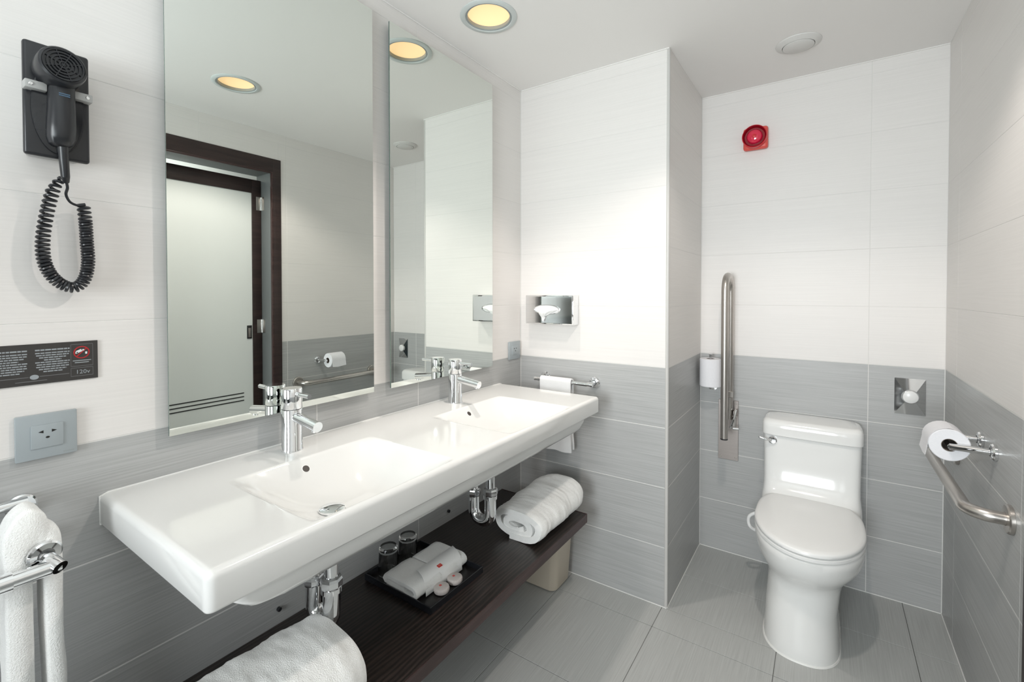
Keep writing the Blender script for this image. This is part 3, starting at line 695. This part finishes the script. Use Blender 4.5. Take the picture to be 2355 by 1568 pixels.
# ---------------------------------------------------------------- roll holder on the right wall
ax_, az_ = 1.566, .856; ya, yb = 1.352, 1.492
h2 = thing('roll_holder', 'chrome toilet roll holder on the right wall above the grab bar', 'roll holder', (X2, 1.42, az_))
for y in (ya, yb):
    bm = NB(); lathe(bm, [(.024, 0), (.024, .006), (.021, .010), (.012, .012)], (X2 - .0005, y, az_), (-1, 0, 0), 32); obj('rosette', bm, 'chrome', h2)
    bm = NB(); tube(bm, [(X2 - .01, y, az_), (ax_ - .004, y, az_)], .0095, 20); obj('arm', bm, 'chrome', h2)
bm = NB(); cyl(bm, (ax_, ya, az_), (ax_, yb, az_), .0075, 20); obj('spindle', bm, 'chrome', h2)
rl = paper_roll('toilet_roll', 'white toilet roll with a loose sheet on the right wall holder', (ax_, 1.422, az_), (0, 1, 0), .0475, .108, group='toilet rolls')
bm = NB(); rows = []
for j in range(9):
    y = 1.370 + .104 * j / 8; o_, i_ = [], []
    for k in range(15):
        if k < 9: a = R(80 + 13 * k); px, pz = ax_ + .0488 * math.cos(a), az_ + .0488 * math.sin(a)
        else: q = k - 8; px, pz = ax_ - .0486 - .001 * q, az_ - .004 - .0055 * q * (1 if True else 0) - (.006 * (q / 6) * (1 - abs(j - 3) / 5))
        o_.append((px, y, pz)); i_.append((px + .0007, y, pz))
    rows.append(o_ + i_[::-1])
loft(bm, rows); obj('loose_sheet', bm, 'tp', rl, ang=60)

# ---------------------------------------------------------------- grab bar
gb = thing('grab_bar', 'brushed steel grab bar along the right wall beside the toilet', 'grab bar', (X2, 1.5, .72))
bm = NB(); gx_ = X2 - .082; tube(bm, arc_path([(X2 - .002, 1.212, .722), (gx_, 1.212, .722), (gx_, 1.80, .722), (X2 - .002, 1.80, .722)], .05, 12), .0165, 24); obj('bar_tube', bm, 'steel', gb)
for y in (1.212, 1.80):
    bm = NB(); lathe(bm, [(.017, .012), (.034, .011), (.0375, .008), (.0375, 0)], (X2 - .0003, y, .722), (-1, 0, 0), 36); obj('flange', bm, 'steel', gb)

# ---------------------------------------------------------------- flush plate
fp = thing('flush_push_plate', 'square chrome push plate with round white button, right of the toilet', 'push plate', (1.551, Y2, .876))
bm = NB(); x0, x1, z0, z1 = 1.501, 1.601, .802, .952
def rq(x0, x1, y, z0, z1): return [(x0, y, z0), (x1, y, z0), (x1, y, z1), (x0, y, z1)]
loft(bm, [rq(x0, x1, Y2 - .0003, z0, z1), rq(x0, x1, Y2 - .004, z0, z1), rq(1.533, 1.569, Y2 - .020, .854, .898)]); obj('plate', bm, 'chrome', fp, smooth=False)
bm = NB(); lathe(bm, [(.030, .008), (.029, .019), (.026, .023), (.020, .0245)], (1.551, Y2, .878), (0, -1, 0), 40); obj('button_ring', bm, 'chrome', fp)
bm = NB(); lathe(bm, [(.0255, .020), (.0250, .0265), (.021, .029), (0, .0300)], (1.551, Y2, .878), (0, -1, 0), 40); obj('button', bm, 'plastic_white', fp)

# ---------------------------------------------------------------- siren
sr = thing('alarm_siren', 'round red alarm siren high on the alcove wall', 'alarm', (.966, Y2, 2.055))
bm = NB(); box(bm, (.918, Y2 - .034, 1.998), (1.024, Y2 - .0003, 2.104), .012, 3); obj('base', bm, 'siren_base', sr)
c = (.970, Y2, 2.052)
bm = NB(); lathe(bm, [(.051, .03), (.0535, .05), (.0530, .062), (.0500, .064), (.0470, .060), (.0440, .046), (.0440, .040)], c, (0, -1, 0), 48); obj('horn_rim', bm, 'siren', sr)
bm = NB(); lathe(bm, [(.0500, .0645), (.0465, .0605), (.0430, .046), (.0, .044)], c, (0, -1, 0), 48); obj('horn_groove', bm, 'siren_dark', sr)
bm = NB(); lathe(bm, [(.034, .045), (.033, .056), (.028, .062), (.015, .066), (0, .068)], c, (0, -1, 0), 40); ln = obj('lens', bm, 'siren_lens', sr)
bm = NB(); lathe(bm, [(.009, .066), (.008, .070), (0, .0715)], c, (0, -1, 0), 20); obj('led', bm, 'siren', ln)

# ---------------------------------------------------------------- tissue box on the back wall
tb = thing('tissue_dispenser', 'mirror-polished chrome tissue dispenser on the white wall', 'tissue box', (.19, Y1, 1.23))
bx0, bx1, bz0, bz1, bf = .066, .319, 1.163, 1.299, Y1 - .058
bm = NB(); box(bm, (bx0, bf, bz0), (bx1, Y1 - .0005, bz1), .003, 2); obj('case', bm, 'chrome', tb)
bm = NB(); box(bm, (bx0 + .006, bf - .0015, bz0 + .006), (bx1 - .006, bf + .001, bz1 - .006), .0008, 1); obj('front_panel', bm, 'chrome', tb)
oc = ((bx0 + bx1) / 2 - .008, bf - .0015, 1.232)
bm = NB(); lathe(bm, [(1.0, -.001), (1.0, .003), (.95, .0042), (.90, .003), (.88, .0)], oc, (0, -1, 0), 48, 1, 1)
bmesh.ops.scale(bm, vec=(.070, 1, .023), space=Matrix.Translation(-Vector(oc)), verts=bm.verts[:]); obj('opening_rim', bm, 'chrome', tb)
bm = NB(); lathe(bm, [(0, .0008), (.92, .0008), (.92, -.001)], oc, (0, -1, 0), 48); bmesh.ops.scale(bm, vec=(.070, 1, .023), space=Matrix.Translation(-Vector(oc)), verts=bm.verts[:]); obj('opening', bm, 'paper', tb)
ts = None
bm = NB(); rows = []
for j in range(13):
    v = j / 12
    z = oc[2] + .016 - .062 * v ** 1.05
    xl, xr = oc[0] - .052 + .030 * v ** 1.3, oc[0] + .062 - (.092) * max(0, v - .15) ** .95
    xr = max(xr, xl + .018)
    o_, i_ = [], []
    for k in range(25):
        s = k / 24; x = xl + (xr - xl) * s; dy = .006 + .016 * math.sin(math.pi * min(1, v * 1.3)) * math.sin(math.pi * s) ** .6 + .0035 * math.sin(s * 16 + v * 5) * v
        zz = z - .010 * math.sin(s * 5) * v - .012 * (s - .5) ** 2 * 4 * (1 - v)
        o_.append((x, oc[1] - dy, zz)); i_.append((x, oc[1] - dy + .0009, zz))
    rows.append(o_ + i_[::-1])
loft(bm, rows); tag(obj('tissue', bm, 'tissue', origin=oc, ang=80), 'white paper tissue sticking out of the chrome dispenser', 'tissue')

# ---------------------------------------------------------------- towel bar with hand towel, back wall
tbz, tby = .906, Y1 - .066
br = thing('towel_bar', 'chrome towel bar on the grey tiles beyond the washbasin', 'towel bar', (.27, Y1, tbz))
bm = NB(); tube(bm, [(.122, tby, tbz), (.418, tby, tbz)], .0085, 20); obj('bar', bm, 'chrome', br)
for x in (.146, .400):
    bm = NB(); lathe(bm, [(.026, 0), (.026, .006), (.023, .010), (.012, .011)], (x, Y1 - .0005, tbz), (0, -1, 0), 36); obj('rosette', bm, 'chrome', br)
    bm = NB(); tube(bm, [(x, Y1 - .008, tbz), (x, tby - .006, tbz)], .0105, 20); obj('post', bm, 'chrome', br)
def draped(bm, x0, x1, yc, zc, zf, zb, r, th, seed, amp=.004, waves=3, axis='x'):
    """cloth over a bar along x: front (towards -y) hangs to zf, back to zb"""
    cl = []
    n = 26
    for k in range(n + 1): cl.append((-r, zf + (zc - zf) * k / n, 1 - k / n))
    for k in range(1, 12): a = math.pi - math.pi * k / 12; cl.append((r * math.cos(a), zc + r * math.sin(a), 0))
    for k in range(0, n + 1): cl.append((r, zc + (zb - zc) * k / n, k / n))
    rows = []; m = 28
    for j in range(m + 1):
        s = j / m; x = x0 + (x1 - x0) * s; o_, i_ = [], []
        for i, (py, pz, dn) in enumerate(cl):
            p0, p1 = cl[max(i - 1, 0)], cl[min(i + 1, len(cl) - 1)]; ty, tz = p1[0] - p0[0], p1[1] - p0[1]; L = math.hypot(ty, tz) or 1; ny_, nz_ = -tz / L, ty / L
            wv = amp * dn * math.sin(s * math.pi * 2 * waves + seed + dn) * 1.0 + fbm((x + seed, py, pz), 14) * amp * .3 * (.3 + dn)
            sq = 1
            hx = x + .004 * math.sin(pz * 30 + seed) * dn
            o_.append((hx, yc + py + ny_ * th / 2 + wv, pz + nz_ * th / 2)); i_.append((hx, yc + py - ny_ * th / 2 + wv, pz - nz_ * th / 2))
        rows.append(o_ + i_[::-1])
    loft(bm, rows, False, False); bm.verts.ensure_lookup_table(); M_ = len(rows[0]); N = len(cl); tot = M_ * len(rows)
    vs = bm.verts[:]
    for off in (len(vs) - tot, len(vs) - M_):
        for i in range(N - 1): bm.faces.new([vs[off + q] for q in (i, i + 1, M_ - 2 - i, M_ - 1 - i)])
    return bm
bm = draped(NB(), .160, .318, tby, tbz + .002, .592, .60, .0135, .006, 2, .006, 1.6)
tag(obj('hand_towel', bm, 'linen', origin=(.24, tby, .59), ang=60), 'white hand towel hanging over the bar beyond the washbasin', 'towel')

# ---------------------------------------------------------------- towel rails at the lower left
r1 = thing('towel_rail', 'chrome double towel rail on the grey tiles left of the washbasin', 'towel rail', (0, -.30, .86))
UZ, LZ2 = .918, .822
bm = NB(); lathe(bm, [(.022, 0), (.022, .006), (.019, .009), (.010, .010)], (.0005, -.300, UZ - .012), (1, 0, 0), 32); obj('rosette', bm, 'chrome', r1)
bm = NB(); tube(bm, [(.006, -.300, UZ - .012), (.032, -.303, UZ)], .009, 18); obj('post', bm, 'chrome', r1)
bm = NB(); tube(bm, [(.030, -.296, UZ + .002), (.030, -.62, UZ + .002)], .0095, 20); obj('upper_bar', bm, 'chrome', r1)
bm = NB(); lathe(bm, [(.024, 0), (.024, .006), (.021, .009), (.012, .010)], (.1035, -.2885, LZ2 + .020), (1, .15, -.1), 32); obj('rosette', bm, 'chrome', r1)
bm = NB(); tube(bm, [(.004, -.291, LZ2 + .020), (.105, -.290, LZ2 + .018), (.142, -.2750, LZ2 + .001)], .0115, 20); obj('post', bm, 'chrome', r1)
bm = NB(); tube(bm, [(.130, -.272, LZ2 + .002), (.130, -.62, LZ2 + .002)], .0125, 20); obj('lower_bar', bm, 'chrome', r1)
bm = NB(); tube(bm, [(.130, -.332, LZ2 + .002), (.130, -.36, LZ2 + .002)], .0155, 20); obj('collar', bm, 'chrome', r1)
# the towel: an upturned U of thick terry seen from its end, swept away from the wall
def hang(bm):
    O = [(-.338, .42), (-.337, .60), (-.336, .75), (-.337, .83), (-.339, .872), (-.334, .898), (-.323, .917), (-.308, .928), (-.296, .926), (-.286, .912), (-.279, .892), (-.269, .880), (-.2635, .860), (-.2625, .80), (-.262, .70), (-.2595, .60), (-.256, .50), (-.254, .42)]
    I = [(-.300, .42), (-.301, .60), (-.3015, .72), (-.302, .79), (-.302, .806), (-.3015, .818), (-.3005, .828), (-.299, .834), (-.2965, .837), (-.294, .836), (-.292, .832), (-.2905, .824), (-.290, .812), (-.290, .78), (-.289, .70), (-.286, .60), (-.282, .50), (-.280, .42)]
    def dens(Q):
        out = smooth_path([(0, a, b) for a, b in Q], 5); return [(v.y, v.z) for v in out]
    Oo, Ii = dens(O), dens(I); n = len(Oo); rows = []; m = 22
    for j in range(m + 1):
        s_ = j / m; x = .046 + (.106 - .046) * s_; e = 1 - (1 - .0) * 0; rnd = .006 * (max(0, s_ - .8) / .2) ** 2.5 + .004 * (max(0, .15 - s_) / .15) ** 2
        o_, i_ = [], []
        for k in range(n):
            (oy, oz), (iy, iz) = Oo[k], Ii[k]; dy, dz = iy - oy, iz - oz; L = math.hypot(dy, dz)
            w1 = fbm((x * 2, oy * 2, oz), 16) * .0022; sink = rnd + w1
            o_.append((x + fbm((oy, oz, 3), 20) * .002, oy + dy / L * sink, oz + dz / L * sink)); i_.append((x + fbm((iy, iz, 5), 20) * .002, iy - dy / L * rnd, iz - dz / L * rnd))
        rows.append(o_ + i_[::-1])
    loft(bm, rows, False, False); vs = bm.verts[:]; M_ = len(rows[0])
    for off in (0, len(vs) - M_):
        for i in range(n - 1): bm.faces.new([vs[off + q] for q in (i, i + 1, M_ - 2 - i, M_ - 1 - i)])
    return bm
tag(obj('bath_towel', hang(NB()), 'towel', origin=(.06, -.3, .42), ang=70), 'white terry towel hanging on the chrome rail at the left edge', 'towel')

# ---------------------------------------------------------------- sockets
def text_mesh(body, size, m4, name, mk, parent, ext=.0002):
    cu = bpy.data.curves.new(name, 'FONT'); cu.body = body; cu.size = size; cu.extrude = ext; cu.align_x = 'CENTER'; cu.align_y = 'CENTER'; cu.resolution_u = 2
    tmp = bpy.data.objects.new(name + '_tmp', cu); COL.objects.link(tmp)
    dg = bpy.context.evaluated_depsgraph_get(); me = bpy.data.meshes.new_from_object(tmp.evaluated_get(dg)); bpy.data.objects.remove(tmp)
    bm = NB(); bm.from_mesh(me); bpy.data.meshes.remove(me); bmesh.ops.transform(bm, matrix=m4, verts=bm.verts[:])
    return obj(name, bm, mk, parent, smooth=False)
def wall_m(x, y, z):          # text on the mirror wall, reading along +y
    return Matrix(((0, 0, 1, x), (1, 0, 0, y), (0, 1, 0, z), (0, 0, 0, 1)))
def socket(yc, zc, w_, h_, lb, s=1.0):
    t_ = thing('wall_socket', lb, 'socket', (0, yc, zc), 'silver grey wall sockets')
    bm = NB(); box(bm, (.0004, yc - w_ / 2, zc - h_ / 2), (.009, yc + w_ / 2, zc + h_ / 2), .0015, 2); obj('cover_plate', bm, 'socket', t_)
    bm = NB(); a, b = w_ * .265, h_ * .26; box(bm, (.008, yc - a, zc - b), (.0115, yc + a, zc + b), .0012, 2); ins = obj('socket_insert', bm, 'socket', t_)
    for sy in (-1, 1):
        bm = NB(); u = .0035 * s; yy, zz = yc + sy * w_ * .10, zc + h_ * .10
        v = [bm.verts.new((x, yy + sy * q[0], zz + q[1])) for x in (.0113, .0118) for q in ((-u * .8, u * .9), (u * 1.3, u * .1), (-u * .8, -u * .7))]
        bm.faces.new(v[:3]); bm.faces.new(v[3:]); 
        for k in range(3): bm.faces.new((v[k], v[(k + 1) % 3], v[3 + (k + 1) % 3], v[3 + k]))
        obj('pin_slot', bm, 'dark', ins, smooth=False)
    bm = NB(); lathe(bm, [(0, .0006), (.0024 * s, .0006), (.0024 * s, 0)], (.0114, yc, zc - h_ * .03), (1, 0, 0), 16, 1.2, .8); obj('earth_hole', bm, 'dark', ins)
    bm = NB(); box(bm, (.0088, yc + w_ * .26, zc - h_ * .44), (.0092, yc + w_ * .44, zc - h_ * .425)); obj('imprint', bm, 'ring_dark', t_, smooth=False)
socket(-.2640, 1.032, .0865, .086, 'silver grey wall socket below the dark notice, left of the mirrors')
socket(1.367, 1.031, .095, .086, 'small silver grey wall socket in the corner beyond the farther mirror')

# ---------------------------------------------------------------- notice
sg = thing('wall_notice', 'dark grey notice with pale print on the wall above the socket', 'notice', (0, -.33, 1.172))
sy0, sy1, sz0, sz1 = -.475, -.1858, 1.1327, 1.2105
bm = NB(); box(bm, (.0004, sy0, sz0), (.003, sy1, sz1), .0003, 1); obj('notice_panel', bm, 'sign', sg)
def bars(items, mk, name, x=.0031):
    bm = NB()
    for a, b, z, h in items: box(bm, (x - .0002, a, z - h / 2), (x, b, z + h / 2))
    return obj(name, bm, mk, sg, smooth=False)
def text_block(c, half, zt, widths, dz=.0045, h=.0021):
    it = []
    for k, f in enumerate(widths):
        z = zt - k * dz; a, b = c - half * f, c + half * f; x = a
        rnd = random.Random(int(c * 1000) + k)
        while x < b:
            q = min(b, x + rnd.uniform(.0035, .009)); it.append((x, q, z, h)); x = q + .0009
    return it
it = []
for c in (-.2535, -.3125, -.43):
    it += text_block(c, .0245, sz1 - .0125, [1.0], h=.0026)
    it += text_block(c, .0245, sz1 - .0185, [1.0, .95, .78, .5]); it += text_block(c, .0245, sz1 - .0365, [1.0, .92, .95, .8, .55])
bars(it, 'sign_print', 'print_lines')['kind'] = 'stuff'
bars([(-.42, -.2870, 1.1475, .0011), (-.2720, -.2300, 1.1475, .0011), (-.305, -.262, 1.1395, .0011)], 'sign_line', 'print_rules')['kind'] = 'stuff'
bars([(-.2275, -.1935, 1.2045, .0008), (-.2275, -.1935, 1.1605, .0008), (-.2275, -.1935, 1.1568, .0008), (-.2275, -.1935, 1.1405, .0008), (-.2275, -.2270, 1.1825, .044), (-.1940, -.1935, 1.1825, .044), (-.2275, -.2270, 1.1487, .016), (-.1940, -.1935, 1.1487, .016)], 'sign_line', 'print_boxes')['kind'] = 'stuff'
bars([(-.2245, -.1965, 1.1715, .0016), (-.2215, -.2000, 1.1675, .0016)], 'sign_print', 'print_caption')['kind'] = 'stuff'
bm = NB(); lathe(bm, [(.0125, 0), (.0125, .0003), (.0105, .0003), (.0105, 0), (.0125, 0)], (.0031, -.2110, 1.1880), (1, 0, 0), 40)
u_, v_ = Vector((0, .72, -.69)), Vector((0, .69, .72)); quad(bm, (.0032, -.2110, 1.1880), v_, -u_, .023, .002, .0002); obj('red_ring', bm, 'red_print', sg, smooth=False)
bm = NB(); quad(bm, (.0031, -.2150, 1.1905), Vector((0, .9, .43)), Vector((0, -.43, .9)), .009, .005, .0003); quad(bm, (.0031, -.2040, 1.1865), (0, 1, 0), (0, 0, 1), .003, .0045, .0003); quad(bm, (.0031, -.2085, 1.1925), (0, 1, 0), (0, 0, 1), .003, .003, .0003); quad(bm, (.0031, -.2185, 1.1875), (0, 1, 0), (0, 0, 1), .004, .003, .0003); obj('pictogram', bm, 'sign_white', sg, smooth=False)
text_mesh('120v', .0115, wall_m(.0032, -.2095, 1.1482), 'voltage_print', 'sign_print', sg)
bm = NB(); lathe(bm, [(0, .0003), (.0062, .0003), (.0062, 0)], (.0031, -.2795, 1.1470), (1, 0, 0), 24, 1, .75); ps_ = obj('round_emblem', bm, 'sign_print', sg, smooth=False)

# ---------------------------------------------------------------- hair dryer
hd = thing('hair_dryer', 'black hair dryer with coiled cord in its wall holder', 'hair dryer', (0, -.25, 1.56))
bm = NB(); box(bm, (.0005, -.288, 1.568), (.042, -.214, 1.755), .006, 2); obj('wall_box', bm, 'grey_plastic', hd)
bm = NB(); box(bm, (.042, -.2965, 1.5625), (.056, -.2055, 1.770), .005, 3); hp = obj('holder_plate', bm, 'black_plastic', hd)
bm = NB(); loft(bm, [[(.056 + e, -.251 + (.037 - i * .004) * math.cos(a) * (1 if True else 0), 1.655 + (.085 - i * .004) * math.sin(a)) for a in [2 * math.pi * k / 48 for k in range(48)]] for i, e in ((0, 0), (0, .004), (1, .0055))]); obj('holder_cradle', bm, 'black_gloss', hd)
for sy in (-1, 1):
    y0, y1 = (-.2975, -.268) if sy < 0 else (-.2325, -.2045)
    bm = NB(); box(bm, (.052, y0, 1.678), (.074, y1, 1.693), .002, 2); st = obj('strap', bm, 'grey_plastic', hd, label='pale grey strap')
    bm = NB(); cyl(bm, (.074, y0 + .008 if sy < 0 else y1 - .008, 1.6855), (.0755, y0 + .008 if sy < 0 else y1 - .008, 1.6855), .0032, 12); obj('rivet', bm, 'chrome', st)
c = (.052, -.2545, 1.7185); dx_ = Vector((1, .05, .12)).normalized()
bm = NB(); lathe(bm, [(0, 0), (.030, .002), (.0345, .012), (.0350, .044), (.0335, .050), (.030, .0525)], c, dx_, 44); obj('barrel', bm, 'black_plastic', hd)
bm = NB(); lathe(bm, [(0, .0505), (.030, .0505), (.031, .046)], c, dx_, 44); gl = obj('air_grille', bm, 'black_gloss', hd)
for r in (.029, .0235, .018, .0125, .007):
    bm = NB(); lathe(bm, [(r, .050), (r, .0532), (r - .0024, .0532), (r - .0024, .050)], c, dx_, 40); obj('grille_ring', bm, 'black_gloss', gl)
bm = NB()
for a in (20, 65, 110, 155):
    u, v, d = frame_of(dx_); q = u * math.cos(R(a)) + v * math.sin(R(a)); p = Vector(c) + d * .0522; tube(bm, [p - q * .029, p + q * .029], .0009, 6)
obj('grille_spokes', bm, 'black_plastic', gl)
bm = NB(); hr = []
for z, ry, rx, x in ((1.705, .018, .017, .072), (1.69, .0185, .017, .072), (1.66, .0195, .0175, .073), (1.62, .0205, .018, .074), (1.598, .0200, .017, .073), (1.586, .016, .013, .071), (1.582, .010, .008, .069)):
    hr.append([(x + rx * math.cos(a), -.2485 - (1.705 - z) * .02 + ry * math.sin(a), z) for a in [2 * math.pi * k / 32 for k in range(32)]])
loft(bm, hr); hn = obj('handle', bm, 'black_plastic', hd)
bm = NB(); box(bm, (.0885, -.2560, 1.6755), (.0900, -.2410, 1.6775)); box(bm, (.0888, -.2560, 1.6720), (.0903, -.2410, 1.6740)); obj('handle_print', bm, 'label_blue', hn, smooth=False)
bm = NB(); tube(bm, [(.069, -.2475, 1.588), (.066, -.246, 1.56), (.060, -.243, 1.53), (.050, -.240, 1.522)], [.0085, .0075, .0068, .005], 14); obj('strain_relief', bm, 'black_plastic', hd)
# cord
def yz(px, py):               # picture point on the cord's own plane x = .030 (measured once)
    X, Y = px, py
    return (.030, (-.2382 + (X - 148) * .00062), 1.5402 - (Y - 400) * .000845)
cpts = [(.045, -.2440, 1.527), (.036, -.2490, 1.520), (.032, -.2570, 1.496), (.031, -.2645, 1.455), (.030, -.2695, 1.410), (.030, -.2685, 1.372), (.030, -.2590, 1.343), (.030, -.2430, 1.325), (.030, -.2250, 1.320), (.030, -.2110, 1.336), (.030, -.2050, 1.370), (.030, -.2065, 1.410), (.030, -.2080, 1.450), (.030, -.2110, 1.484)]
sp = smooth_path(cpts, 24)
# resample evenly
L = [0]
for a, b in zip(sp, sp[1:]): L.append(L[-1] + (b - a).length)
def at(s):
    import bisect
    i = min(max(bisect.bisect(L, s) - 1, 0), len(sp) - 2); t = (s - L[i]) / max(1e-9, L[i + 1] - L[i]); return sp[i].lerp(sp[i + 1], t), (sp[i + 1] - sp[i]).normalized()
tot = L[-1]; s = 0; ang = 0; pts = []
while s < tot:
    p, d = at(s); f = s / tot; pitch_ = .0100 if f < .25 else (.0058 + .0042 * max(0, (.45 - f) / .2) if f < .45 else .0058)
    if f > .93: pitch_ = .009
    u = Vector((1, 0, 0)); v = d.cross(u).normalized(); rr = .0085 if f > .08 else .0085 * (.5 + f * 6)
    pts.append(p + (u * math.cos(ang) + v * math.sin(ang)) * rr); ang += 2 * math.pi / 11; s += pitch_ / 11
pts.append(at(tot)[0] + Vector((0, .003, .002)))
bm = NB(); tube(bm, pts, .0028, 6); obj('coiled_cord', bm, 'black_plastic', hd)
bm = NB(); tube(bm, smooth_path([(.050, -.240, 1.523), (.044, -.2370, 1.512), (.036, -.2375, 1.500), (.032, -.2310, 1.487), (.030, -.2190, 1.482), (.030, -.2110, 1.484)]), .0024, 8); obj('cord', bm, 'black_plastic', hd)
